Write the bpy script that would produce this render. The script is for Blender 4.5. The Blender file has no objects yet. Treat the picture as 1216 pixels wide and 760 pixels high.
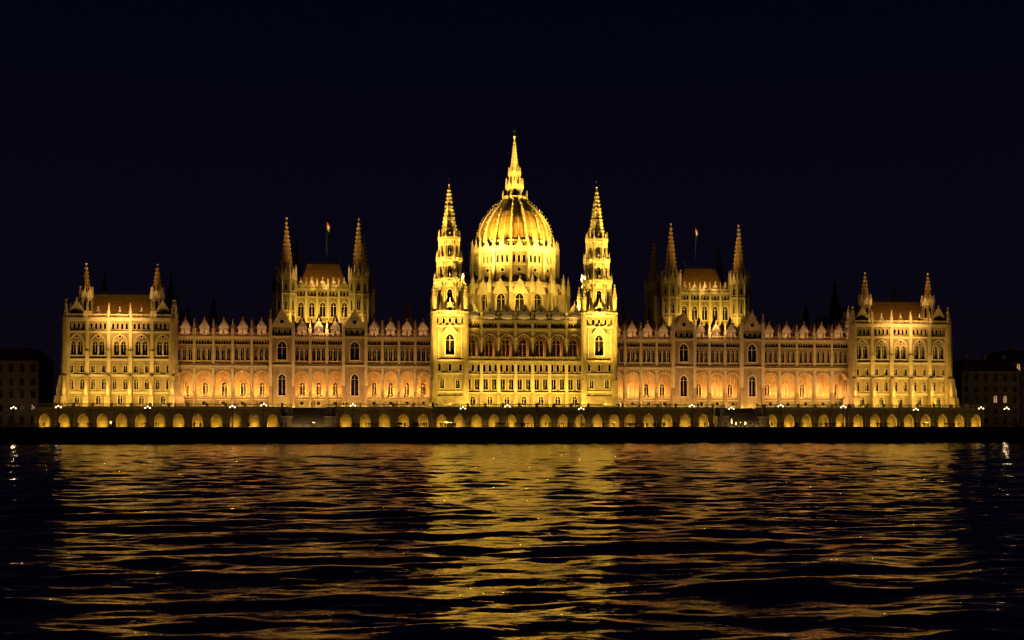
import bpy, math, random
import numpy as np
from mathutils import Vector, Matrix
random.seed(7)
rs=np.random.RandomState(5)
scene=bpy.context.scene
PI=math.pi

# ------------------------------------------------------------------ materials
def newmat(name):
    m=bpy.data.materials.new(name); m.use_nodes=True
    nt=m.node_tree; nt.nodes.clear()
    o=nt.nodes.new('ShaderNodeOutputMaterial'); b=nt.nodes.new('ShaderNodeBsdfPrincipled')
    nt.links.new(b.outputs[0],o.inputs[0]); return m,nt,b
def ramp(nt,stops):
    r=nt.nodes.new('ShaderNodeValToRGB'); cr=r.color_ramp
    cr.elements[0].position=stops[0][0]; cr.elements[0].color=(*stops[0][1],1)
    cr.elements[1].position=stops[-1][0]; cr.elements[1].color=(*stops[-1][1],1)
    for p,c in stops[1:-1]:
        e=cr.elements.new(p); e.color=(*c,1)
    return r
def coords(nt,scale=(1,1,1)):
    t=nt.nodes.new('ShaderNodeTexCoord'); mp=nt.nodes.new('ShaderNodeMapping')
    mp.inputs['Scale'].default_value=scale
    nt.links.new(t.outputs['Object'],mp.inputs['Vector']); return mp
def stone(name,c0,c1,bump=0.4,rough=0.85,scale=0.6):
    m,nt,b=newmat(name)
    mp=coords(nt,(1,1,0.45))
    n1=nt.nodes.new('ShaderNodeTexNoise'); n1.inputs['Scale'].default_value=scale; n1.inputs['Detail'].default_value=8; n1.inputs['Roughness'].default_value=0.7
    nt.links.new(mp.outputs[0],n1.inputs['Vector'])
    r=ramp(nt,[(0.3,c0),(0.7,c1)]); nt.links.new(n1.outputs['Fac'],r.inputs[0])
    nt.links.new(r.outputs[0],b.inputs['Base Color']); b.inputs['Roughness'].default_value=rough
    mp2=coords(nt,(1,1,1))
    n2=nt.nodes.new('ShaderNodeTexNoise'); n2.inputs['Scale'].default_value=3.0; n2.inputs['Detail'].default_value=6
    nt.links.new(mp2.outputs[0],n2.inputs['Vector'])
    w=nt.nodes.new('ShaderNodeTexWave'); w.bands_direction='Z'; w.inputs['Scale'].default_value=0.55; w.inputs['Distortion'].default_value=0.0
    nt.links.new(mp2.outputs[0],w.inputs['Vector'])
    rr=ramp(nt,[(0.0,(0,0,0)),(0.12,(1,1,1))]); nt.links.new(w.outputs['Fac'],rr.inputs[0])
    ad=nt.nodes.new('ShaderNodeMath'); ad.operation='ADD'
    nt.links.new(n2.outputs['Fac'],ad.inputs[0]); nt.links.new(rr.outputs[0],ad.inputs[1])
    bp=nt.nodes.new('ShaderNodeBump'); bp.inputs['Strength'].default_value=bump; bp.inputs['Distance'].default_value=0.12
    nt.links.new(ad.outputs[0],bp.inputs['Height']); nt.links.new(bp.outputs[0],b.inputs['Normal'])
    return m
def plain(name,c,rough=0.6,metal=0.0,em=None,es=0):
    m,nt,b=newmat(name)
    mp=coords(nt)
    n1=nt.nodes.new('ShaderNodeTexNoise'); n1.inputs['Scale'].default_value=1.7; n1.inputs['Detail'].default_value=5
    nt.links.new(mp.outputs[0],n1.inputs['Vector'])
    r=ramp(nt,[(0.3,tuple(x*0.7 for x in c)),(0.7,tuple(min(1,x*1.25) for x in c))])
    nt.links.new(n1.outputs['Fac'],r.inputs[0]); nt.links.new(r.outputs[0],b.inputs['Base Color'])
    b.inputs['Roughness'].default_value=rough; b.inputs['Metallic'].default_value=metal
    if em:
        b.inputs['Emission Color'].default_value=(*em,1); b.inputs['Emission Strength'].default_value=es
    return m
def roofmat(name,c0,c1,sc=1.2):
    m,nt,b=newmat(name)
    mp=coords(nt)
    w=nt.nodes.new('ShaderNodeTexWave'); w.bands_direction='Z'; w.inputs['Scale'].default_value=sc; w.inputs['Distortion'].default_value=1.5; w.inputs['Detail'].default_value=3
    n1=nt.nodes.new('ShaderNodeTexNoise'); n1.inputs['Scale'].default_value=0.9; n1.inputs['Detail'].default_value=8
    for x in (w,n1): nt.links.new(mp.outputs[0],x.inputs['Vector'])
    mx=nt.nodes.new('ShaderNodeMath'); mx.operation='MULTIPLY_ADD'; mx.inputs[1].default_value=0.35
    nt.links.new(w.outputs['Fac'],mx.inputs[0]); nt.links.new(n1.outputs['Fac'],mx.inputs[2])
    r=ramp(nt,[(0.35,c0),(0.95,c1)]); nt.links.new(mx.outputs[0],r.inputs[0])
    nt.links.new(r.outputs[0],b.inputs['Base Color']); b.inputs['Roughness'].default_value=0.6
    bp=nt.nodes.new('ShaderNodeBump'); bp.inputs['Strength'].default_value=0.5; bp.inputs['Distance'].default_value=0.15
    nt.links.new(w.outputs['Fac'],bp.inputs['Height']); nt.links.new(bp.outputs[0],b.inputs['Normal'])
    return m
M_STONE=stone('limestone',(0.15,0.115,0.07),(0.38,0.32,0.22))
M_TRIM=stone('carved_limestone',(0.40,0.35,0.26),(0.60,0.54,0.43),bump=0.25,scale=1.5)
M_GLASS=plain('dark_window_glass',(0.012,0.012,0.015),rough=0.15)
M_LIT=plain('lit_window_glass',(0.3,0.2,0.1),rough=0.4,em=(1,0.5,0.15),es=0.35)
M_ROOF=roofmat('red_slate_roof',(0.06,0.022,0.018),(0.13,0.045,0.036))
M_DOME=roofmat('dome_copper_roof',(0.18,0.10,0.028),(0.30,0.18,0.055),sc=0.8)
M_IRON=plain('wrought_iron',(0.02,0.02,0.02),rough=0.5)
M_DARKST=stone('embankment_stone',(0.05,0.048,0.042),(0.12,0.11,0.10),bump=0.6)
M_LAMP=plain('lamp_glass',(0.8,0.8,0.7),em=(1,0.76,0.42),es=4.5)
M_STEP=stone('step_stone',(0.14,0.125,0.10),(0.26,0.23,0.19),bump=0.6)
MATS=[M_STONE,M_TRIM,M_GLASS,M_LIT,M_ROOF,M_DOME,M_IRON,M_DARKST,M_LAMP,M_STEP]
ST,TR,GL,LT,RF,DM,IR,DS,LP,SP=range(10)

# ------------------------------------------------------------------ mesh builder
class MB:
    def __init__(s): s.v=[];s.f=[];s.m=[];s.fr(0,0,0)
    def fr(s,ox,oy,a=0.0):
        s.ox,s.oy,s.c,s.s=ox,oy,math.cos(a),math.sin(a)
    def P(s,u,n,z):
        s.v.append((s.ox+u*s.c-n*s.s,s.oy+u*s.s+n*s.c,z)); return len(s.v)-1
    def poly(s,pts,m):
        s.f.append([s.P(*p) for p in pts]); s.m.append(m)
    def box(s,u0,u1,n0,n1,z0,z1,m,du=0.0,dn=0.0):
        i=[s.P(u0,n0,z0),s.P(u1,n0,z0),s.P(u1,n1,z0),s.P(u0,n1,z0),
           s.P(u0+du,n0+dn,z1),s.P(u1-du,n0+dn,z1),s.P(u1-du,n1-dn,z1),s.P(u0+du,n1-dn,z1)]
        for q in ((0,1,5,4),(1,2,6,5),(2,3,7,6),(3,0,4,7),(4,5,6,7),(3,2,1,0)):
            s.f.append([i[k] for k in q]); s.m.append(m)
    def prism(s,cu,cn,r0,r1,z0,z1,k,m,rot=None,cap=True):
        if rot is None: rot=PI/k
        a=[];b=[]
        for j in range(k):
            t=rot+2*PI*j/k
            a.append(s.P(cu+r0*math.cos(t),cn+r0*math.sin(t),z0))
            if r1>0.001: b.append(s.P(cu+r1*math.cos(t),cn+r1*math.sin(t),z1))
        if r1<=0.001: top=s.P(cu,cn,z1)
        for j in range(k):
            j2=(j+1)%k
            if r1>0.001: s.f.append([a[j],a[j2],b[j2],b[j]])
            else: s.f.append([a[j],a[j2],top])
            s.m.append(m)
        if cap and r1>0.001: s.f.append(b); s.m.append(m)
    def lathe(s,cu,cn,prof,k,m,rot=0.0):
        rings=[[s.P(cu+r*math.cos(rot+2*PI*j/k),cn+r*math.sin(rot+2*PI*j/k),z) for j in range(k)] for r,z in prof]
        for a,b in zip(rings,rings[1:]):
            for j in range(k):
                s.f.append([a[j],a[(j+1)%k],b[(j+1)%k],b[j]]); s.m.append(m)
    def octa(s,u,n,z,r,m,h=None):
        h=h or r
        i=[s.P(u+r,n,z),s.P(u,n+r,z),s.P(u-r,n,z),s.P(u,n-r,z),s.P(u,n,z+h),s.P(u,n,z-h)]
        for j in range(4):
            s.f.append([i[j],i[(j+1)%4],i[4]]); s.f.append([i[(j+1)%4],i[j],i[5]]); s.m+=[m,m]
    def spire(s,cu,cn,r0,z0,z1,k,m,mc=TR,step=1.0,cr=0.22,rtip=0.08):
        s.prism(cu,cn,r0,rtip,z0,z1,k,m)
        z=z0+step*0.7
        while z<z1-0.6:
            r=r0+(rtip-r0)*(z-z0)/(z1-z0)
            for j in range(k):
                t=PI/k+2*PI*j/k
                s.octa(cu+(r+cr*0.4)*math.cos(t),cn+(r+cr*0.4)*math.sin(t),z,cr,mc,cr*1.3)
            z+=step
        s.octa(cu,cn,z1,rtip*3+0.12,mc,0.35)
        s.prism(cu,cn,0.05,0.03,z1,z1+1.1,4,IR)
    def pin(s,u,n,z,h,w,m=TR,mt=None):
        mt=m if mt is None else mt
        hs=h*0.42
        s.box(u-w/2,u+w/2,n-w/2,n+w/2,z,z+hs,m)
        s.box(u-w*.62,u+w*.62,n-w*.62,n+w*.62,z+hs,z+hs+w*.25,m)
        s.prism(u,n,w*0.62,0.03,z+hs+w*.25,z+h,4,mt)
        for q in (0.25,0.5,0.72):
            r=w*0.62*(1-q); zz=z+hs+w*.25+(h-hs)*q
            for j in range(4):
                t=PI/4+PI/2*j
                s.octa(u+r*math.cos(t),n+r*math.sin(t),zz,w*.13,m)
        s.octa(u,n,z+h,w*.22,m)
    def gable(s,u0,u1,n0,n1,z0,zp,m,mr=TR,crock=True):
        uc=(u0+u1)/2
        s.poly([(u0,n0,z0),(u1,n0,z0),(uc,n0,zp)],m)
        s.poly([(u0,n1,z0),(u1,n1,z0),(uc,n1,zp)],m)
        t=0.28
        for (a,b) in ((u0,uc),(u1,uc)):
            sg=-1 if a<b else 1
            s.poly([(a+sg*t,n0-.15,z0),(b,n0-.15,zp+t*1.6),(b,n0-.15,zp-t*.6),(a-sg*t*.6,n0-.15,z0)],mr)
            s.poly([(a+sg*t,n0-.15,z0),(b,n0-.15,zp+t*1.6),(b,n1,zp+t*1.6),(a+sg*t,n1,z0)],mr)
            s.poly([(a-sg*t*.6,n0-.15,z0),(b,n0-.15,zp-t*.6),(b,n0,zp-t*.6),(a-sg*t*.6,n0,z0)],mr)
            if crock:
                for q in (0.25,0.5,0.75):
                    s.octa(a+(b-a)*q+sg*t,n0,z0+(zp-z0)*q+t,0.2,mr)
        s.octa(uc,n0,zp+.75,0.22,mr,0.5)
    def ring_disc(s,uc,zc,r,n,m,mi=GL,k=12):
        A=[(uc+r*math.cos(2*PI*j/k),zc+r*math.sin(2*PI*j/k)) for j in range(k)]
        B=[(uc+r*.72*math.cos(2*PI*j/k),zc+r*.72*math.sin(2*PI*j/k)) for j in range(k)]
        for j in range(k):
            a,b=A[j],A[(j+1)%k]; c,d=B[(j+1)%k],B[j]
            s.poly([(a[0],n-.14,a[1]),(b[0],n-.14,b[1]),(c[0],n-.14,c[1]),(d[0],n-.14,d[1])],m)
            s.poly([(a[0],n-.14,a[1]),(b[0],n-.14,b[1]),(b[0],n,b[1]),(a[0],n,a[1])],m)
            s.poly([(d[0],n-.14,d[1]),(c[0],n-.14,c[1]),(c[0],n,c[1]),(d[0],n,d[1])],m)
        s.poly([(p[0],n-.012,p[1]) for p in B],mi)
    def outline(s,uc,w,zb,zs,kind):
        h=w/2; pts=[(uc-h,zb)]
        if kind=='r': pts+=[(uc-h,zs),(uc+h,zs)]
        elif kind=='a':
            for j in range(9):
                t=PI-PI*j/8; pts.append((uc+h*math.cos(t),zs+h*math.sin(t)))
        else:
            R=w*0.72; ce=R-h
            tm=math.acos(ce/R)
            L=[(uc+ce-R*math.cos(tm*j/4),zs+R*math.sin(tm*j/4)) for j in range(5)]
            pts+=L+[(2*uc-a,b) for a,b in reversed(L[:-1])]
        pts.append((uc+h,zb)); return pts
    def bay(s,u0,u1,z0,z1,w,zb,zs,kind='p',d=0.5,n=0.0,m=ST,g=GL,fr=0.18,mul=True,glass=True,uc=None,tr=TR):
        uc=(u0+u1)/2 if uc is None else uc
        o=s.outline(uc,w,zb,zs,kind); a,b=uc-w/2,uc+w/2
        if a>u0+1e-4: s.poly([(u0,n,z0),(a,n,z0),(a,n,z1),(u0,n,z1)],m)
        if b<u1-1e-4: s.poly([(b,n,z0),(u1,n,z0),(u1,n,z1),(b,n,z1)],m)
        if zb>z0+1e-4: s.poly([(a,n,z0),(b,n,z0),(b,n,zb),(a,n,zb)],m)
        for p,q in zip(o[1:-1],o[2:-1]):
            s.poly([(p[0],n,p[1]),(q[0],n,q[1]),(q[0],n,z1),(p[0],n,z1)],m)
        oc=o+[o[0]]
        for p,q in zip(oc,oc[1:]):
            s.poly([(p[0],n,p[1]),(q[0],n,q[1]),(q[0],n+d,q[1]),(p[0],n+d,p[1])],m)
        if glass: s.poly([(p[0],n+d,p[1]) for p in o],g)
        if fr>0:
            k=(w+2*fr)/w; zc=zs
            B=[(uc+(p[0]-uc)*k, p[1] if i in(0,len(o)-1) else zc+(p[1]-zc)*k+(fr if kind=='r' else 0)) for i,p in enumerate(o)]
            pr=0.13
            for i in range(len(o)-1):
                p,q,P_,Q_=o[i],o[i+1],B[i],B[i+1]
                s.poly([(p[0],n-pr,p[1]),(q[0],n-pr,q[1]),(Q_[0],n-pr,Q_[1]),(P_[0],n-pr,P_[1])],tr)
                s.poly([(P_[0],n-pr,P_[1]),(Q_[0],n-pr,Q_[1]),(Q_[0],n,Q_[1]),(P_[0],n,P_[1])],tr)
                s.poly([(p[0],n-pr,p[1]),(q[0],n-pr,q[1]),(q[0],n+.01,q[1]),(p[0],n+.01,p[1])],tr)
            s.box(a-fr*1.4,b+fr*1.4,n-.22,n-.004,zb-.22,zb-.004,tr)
        if mul and glass:
            s.box(uc-.06,uc+.06,n+d*.55,n+d-.01,zb,zs+(w*.45 if kind!='r' else 0),tr)
            s.box(a,uc-.065,n+d*.6,n+d-.012,zs-.06,zs+.06,tr); s.box(uc+.065,b,n+d*.6,n+d-.012,zs-.06,zs+.06,tr)
    def multi(s,u0,u1,z0,z1,cnt,w,zb,zs,**k):
        bw=(u1-u0)/cnt
        for i in range(cnt): s.bay(u0+i*bw,u0+(i+1)*bw,z0,z1,w,zb,zs,**k)
    def balus(s,u0,u1,n,z,h=1.0,m=TR,step=0.5):
        s.box(u0,u1,n-.15,n+.15,z,z+.15,m); s.box(u0,u1,n-.17,n+.17,z+h-.18,z+h,m)
        k=max(1,int((u1-u0)/step)); d=(u1-u0)/k
        for i in range(k):
            c=u0+(i+.5)*d; s.box(c-.1,c+.1,n-.09,n+.09,z+.15,z+h-.18,m)
    def crest(s,u0,u1,n,z,h=0.9,m=IR):
        s.box(u0,u1,n-.04,n+.04,z+h*.4,z+h*.48,m)
        k=int((u1-u0)/0.7)
        for i in range(k+1):
            c=u0+(u1-u0)*i/k; s.prism(c,n,.09,0.02,z,z+h,4,m)
    def obj(s,name,parent=None,mats=MATS):
        me=bpy.data.meshes.new(name); me.from_pydata(s.v,[],s.f)
        for m in mats: me.materials.append(m)
        me.polygons.foreach_set('material_index',s.m); me.update()
        o=bpy.data.objects.new(name,me); scene.collection.objects.link(o)
        if parent: o.parent=parent
        return o
def empty(name):
    e=bpy.data.objects.new(name,None); scene.collection.objects.link(e); return e
def ring(mb,cx,cy,ap,k,fn,rot=0.0):
    w=2*ap*math.tan(PI/k)
    for i in range(k):
        a=rot+2*PI*i/k
        mb.fr(cx+ap*math.sin(a),cy-ap*math.cos(a),a); fn(w,i)
    mb.fr(0,0,0)

PARL=empty('parliament_building')
TZ=9.8

# ------------------------------------------------------------------ wings
def wing(sg):
    mb=MB(); 
    def seg(x0,x1,k):
        a,b=(x0,x1) if sg>0 else (-x1,-x0)
        bw=(b-a)/k
        for i in range(k):
            u0=a+i*bw;u1=u0+bw;uc=(u0+u1)/2
            mb.bay(u0,u1,TZ-.5,12.3,1.1,10.6,11.7,kind='r',d=.35,mul=False,fr=.12)
            # arcade
            w=bw-1.0; zs=20.4-w*.5
            mb.bay(u0,u1,12.3,21.6,w,12.9,zs,kind='a',d=.9,glass=False,fr=.3)
            mb.bay(u0,u1,12.3,21.6,1.5,13.2,16.4,kind='p',d=.4,n=3.4,g=GL if random.random()<.7 else LT)
            mb.poly([(u0,.9,21.5),(u1,.9,21.5),(u1,3.4,21.5),(u0,3.4,21.5)],ST)
            mb.poly([(u0,.9,12.4),(u1,.9,12.4),(u1,3.4,12.4),(u0,3.4,12.4)],ST)
            mb.balus(u0+.6,u1-.6,.45,12.9,.9,step=.55)
            for q in (-w/6,w/6):
                mb.prism(uc+q,.45,.1,.09,13.8,zs+.6,6,TR)
            mb.ring_disc(u0+.6,21.0,.3,0,TR,mi=ST,k=8) ; mb.ring_disc(u1-.6,21.0,.3,0,TR,mi=ST,k=8)
            # first floor windows
            mb.multi(u0+.35,u1-.35,22.6,28.2,3,1.0,23.6,26.7,kind='p',d=.7,fr=.13,g=GL)
            mb.box(u0,u0+.35,0,.3,22.6,28.2,ST); mb.box(u1-.35,u1,0,.3,22.6,28.2,ST)
            mb.multi(u0+.35,u1-.35,28.2,29.9,6,.46,28.4,29.1,kind='p',d=.28,fr=0,mul=False)
            mb.box(u0,u0+.35,0,.3,28.2,29.9,ST); mb.box(u1-.35,u1,0,.3,28.2,29.9,ST)
            for ub in ((u0,) if i else (u0,))+((u1,) if i==k-1 else ()):
                mb.box(ub-.42,ub+.42,-.95,-.004,TZ-.5,14.5,ST); mb.box(ub-.36,ub+.36,-.7,-.004,14.5,21.4,TR,dn=0)
                mb.box(ub-.3,ub+.3,-.5,-.004,22.75,29.8,TR)
                mb.prism(ub,-.72,.22,.16,15,20.5,6,TR)
                mb.pin(ub,-.3,30.6,4.8,.8)
            mb.pin(uc,0.0,30.6,2.6,.42)
            # dormer with pyramid roof
            mb.bay(uc-1.25,uc+1.25,30.6,33.0,.9,31.2,32.1,kind='p',d=.3,n=1.4,fr=.12)
            mb.gable(uc-1.3,uc+1.3,1.35,1.6,33.0,35.2,TR)
            mb.box(uc-1.25,uc+1.25,1.42,4,30.6,33.0,ST)
            mb.prism(uc,3.2,2.4,.05,33.0,37.8,4,RF); mb.prism(uc,3.2,.07,.03,37.7,38.6,4,IR)
            mb.prism(u0,3.4,1.7,.05,33.0,36.4,4,RF)
        mb.box(a,b,-.35,-.006,12.1,12.4,TR); mb.box(a,b,-.55,-.002,21.6,22.1,TR); mb.box(a,b,-.35,-.002,22.1,22.6,ST)
        mb.box(a,b,0,.8,21.6,22.6,ST)
        mb.box(a,b,-.3,.02,28.05,28.2,TR)
        mb.box(a,b,-.6,.5,29.9,30.25,TR); mb.box(a,b,-.75,.5,30.25,30.6,TR)
        kk=int((b-a)/.8)
        for j in range(kk): 
            c=a+(j+.5)*(b-a)/kk; mb.box(c-.16,c+.16,-.5,-.004,29.5,29.9,TR); mb.box(c-.16,c+.16,-.45,-.004,21.2,21.6,TR)
        mb.balus(a,b,-.3,30.6,1.0,step=.6)
        mb.poly([(a,1.6,31.5),(b,1.6,31.5),(b,5,35.0),(a,5,35.0)],RF)
        mb.poly([(a,5,35.0),(b,5,35.0),(b,20,35.0),(a,20,35.0)],RF)
        mb.poly([(a,20,35.0),(b,20,35.0),(b,23,31),(a,23,31)],RF)
        mb.poly([(a,.5,30.6),(b,.5,30.6),(b,1.6,31.5),(a,1.6,31.5)],RF)
        mb.box(a,b,22,23,4,31,ST)
    def ris(xc):
        c=sg*xc; u0,u1=c-3.25,c+3.25
        mb.fr(0,-1.3,0)
        mb.bay(u0,u1,TZ-.5,22.3,2.1,13.4,18.2,kind='p',d=.8,fr=.3,g=GL)
        mb.bay(u0,u1,22.3,30.6,2.6,23.8,27.4,kind='p',d=.7,fr=.3)
        mb.multi(u0,u1,30.6,33.2,4,.8,31.1,32.1,kind='p',d=.3,fr=.1,mul=False)
        mb.gable(u0+.3,u1-.3,0,.8,33.2,38.4,TR); mb.ring_disc(c,34.9,.85,0,TR)
        for uu in (u0,u1):
            mb.box(uu-.5,uu+.5,-.7,.5,TZ-.5,16,ST); mb.box(uu-.42,uu+.42,-.5,.5,16,33.2,TR)
            mb.pin(uu,-.1,33.2,5.0,.85)
            mb.poly([(uu,0,TZ),(uu,1.3,TZ),(uu,1.3,33.2),(uu,0,33.2)],ST)
        mb.box(u0,u1,-.35,-.003,21.9,22.4,TR); mb.box(u0,u1,-.45,-.003,30.2,30.7,TR)
        mb.box(u0+.5,u1-.5,.8,10,30.6,33.2,ST)
        uc=c
        mb.poly([(u0+.3,.8,33.2),(uc,.8,38.2),(uc,10,38.2),(u0+.3,10,33.2)],RF)
        mb.poly([(u1-.3,.8,33.2),(uc,.8,38.2),(uc,10,38.2),(u1-.3,10,33.2)],RF)
        mb.poly([(u0+.3,10,33.2),(u1-.3,10,33.2),(uc,10,38.2)],RF)
        mb.poly([(u0,0,33.2),(u1,0,33.2),(u1,10,33.2),(u0,10,33.2)],RF)
        mb.fr(0,0,0)
    seg(26.5,45.75,4); ris(49); seg(52.25,66.75,3); ris(70); seg(73.25,100.6,5)
    for x in (33,91):
        c=sg*x
        mb.prism(c,12,1.3,1.3,34.5,37.2,8,ST); mb.spire(c,12,1.3,37.2,43.3,8,RF,mc=RF,step=1.4,cr=.14)
    return mb.obj('north_wing' if sg<0 else 'south_wing',PARL)
for sg in (-1,1): wing(sg)

# ------------------------------------------------------------------ central block
def central():
    mb=MB(); F=-8; k=7; x0,x1=-17.4,17.4; bw=(x1-x0)/k
    mb.fr(0,F,0)
    for i in range(k):
        u0=x0+i*bw;u1=u0+bw;uc=(u0+u1)/2
        mb.bay(u0,u1,TZ-.5,14.2,1.5,10.6,12.4,kind='a',d=.6,fr=.2,g=GL)
        mb.multi(u0,u1,14.2,19.6,2,1.3,15.1,18.2,kind='r',d=.7,fr=.2,g=GL)
        mb.multi(u0,u1,19.6,23.0,3,.8,20.3,21.9,kind='p',d=.5,fr=.12,mul=False)
        w=bw-1.3
        mb.bay(u0,u1,24.4,32.4,w,24.5,29.2,kind='a',d=1.0,fr=.3,glass=False)
        mb.bay(u0,u1,24.4,32.4,2.2,24.9,28.6,kind='p',d=.4,n=3.6,g=GL,fr=.22)
        mb.ring_disc(uc,31.0,.45,3.6,TR,k=10)
        mb.poly([(u0,1,32.3),(u1,1,32.3),(u1,3.6,32.3),(u0,3.6,32.3)],ST)
        for q in (-w/2+.22,w/2-.22): mb.prism(uc+q,.5,.17,.15,24.5,29.2,8,TR)
        for q in (-w/6,w/6): mb.prism(uc+q,.5,.12,.1,24.5,29.6,6,TR)
        mb.box(uc-w/2,uc+w/2,.42,.58,29.3,29.5,TR)
        mb.ring_disc(uc,30.25,.5,.45,TR,mi=GL,k=10)
        mb.multi(u0+.4,u1-.4,32.9,34.8,5,.45,33.2,34.0,kind='p',d=.35,fr=.07,mul=False)
        mb.box(u0,u0+.4,0,.3,32.9,34.8,ST); mb.box(u1-.4,u1,0,.3,32.9,34.8,ST)
        mb.bay(uc-1.55,uc+1.55,35.4,37.3,.9,35.8,36.6,kind='p',d=.3,n=.2,fr=.12,mul=False)
        mb.box(uc-1.55,uc+1.55,.22,1.0,35.4,37.3,ST)
        mb.gable(uc-1.6,uc+1.6,.15,.95,37.3,40.0,TR); mb.ring_disc(uc,38.1,.4,.15,TR,k=8)
        mb.poly([(uc-1.6,.95,37.3),(uc,.95,39.9),(uc,6,39.9),(uc-1.6,6,37.3)],RF)
        mb.poly([(uc+1.6,.95,37.3),(uc,.95,39.9),(uc,6,39.9),(uc+1.6,6,37.3)],RF)
        for ub in (u0,)+((u1,) if i==k-1 else ()):
            mb.box(ub-.5,ub+.5,-1.1,-.004,TZ-.5,14,ST,dn=0); mb.box(ub-.42,ub+.42,-.8,-.004,14,22.6,TR)
            mb.box(ub-.34,ub+.34,-.6,-.004,24.5,34.7,TR)
            mb.prism(ub,-.75,.22,.2,24.9,29.5,8,TR); mb.octa(ub,-.75,30,.35,TR,.6)
            mb.pin(ub,-.2,35.4,4.8,.75)
    mb.box(x0,x1,-.9,-.002,14.0,14.3,TR); mb.box(x0,x1,-.5,-.002,19.3,19.65,TR)
    mb.box(x0,x1,-1.6,1.0,23.0,23.5,TR); mb.box(x0,x1,-1.2,3.6,23.5,24.4,ST)
    mb.balus(x0,x1,-1.35,23.5,1.1,step=.5)
    mb.box(x0,x1,-.45,1,32.4,32.9,TR); mb.box(x0,x1,-.7,1,34.8,35.4,TR)
    mb.balus(x0,x1,-.5,35.4,.9,step=.5)
    kk=48
    for j in range(kk):
        c=x0+(j+.5)*(x1-x0)/kk; mb.box(c-.17,c+.17,-.55,-.004,34.4,34.8,TR); mb.box(c-.15,c+.15,-1.3,-.004,22.5,23.0,TR)
    mb.fr(0,0,0)
    for sg in (-1,1):
        a,b=(17.4,26.5) if sg>0 else (-26.5,-17.4)
        mb.box(a,b,-7,0,TZ-.5,35.2,ST)
        mb.box(a,b,0.003,40,30.6,35.2,ST)
    mb.box(-17.4,17.4,-3.9,-3.5,TZ,35.4,ST)
    def roof(xa,xb,ya,yb,z0,z1,ins):
        mb.box(xa,xb,ya,yb,z0,z1,RF,du=ins,dn=ins)
    roof(-26,26,-6.6,44,35.3,38.5,3.5)
    return mb.obj('central_block',PARL)
central()

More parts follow.
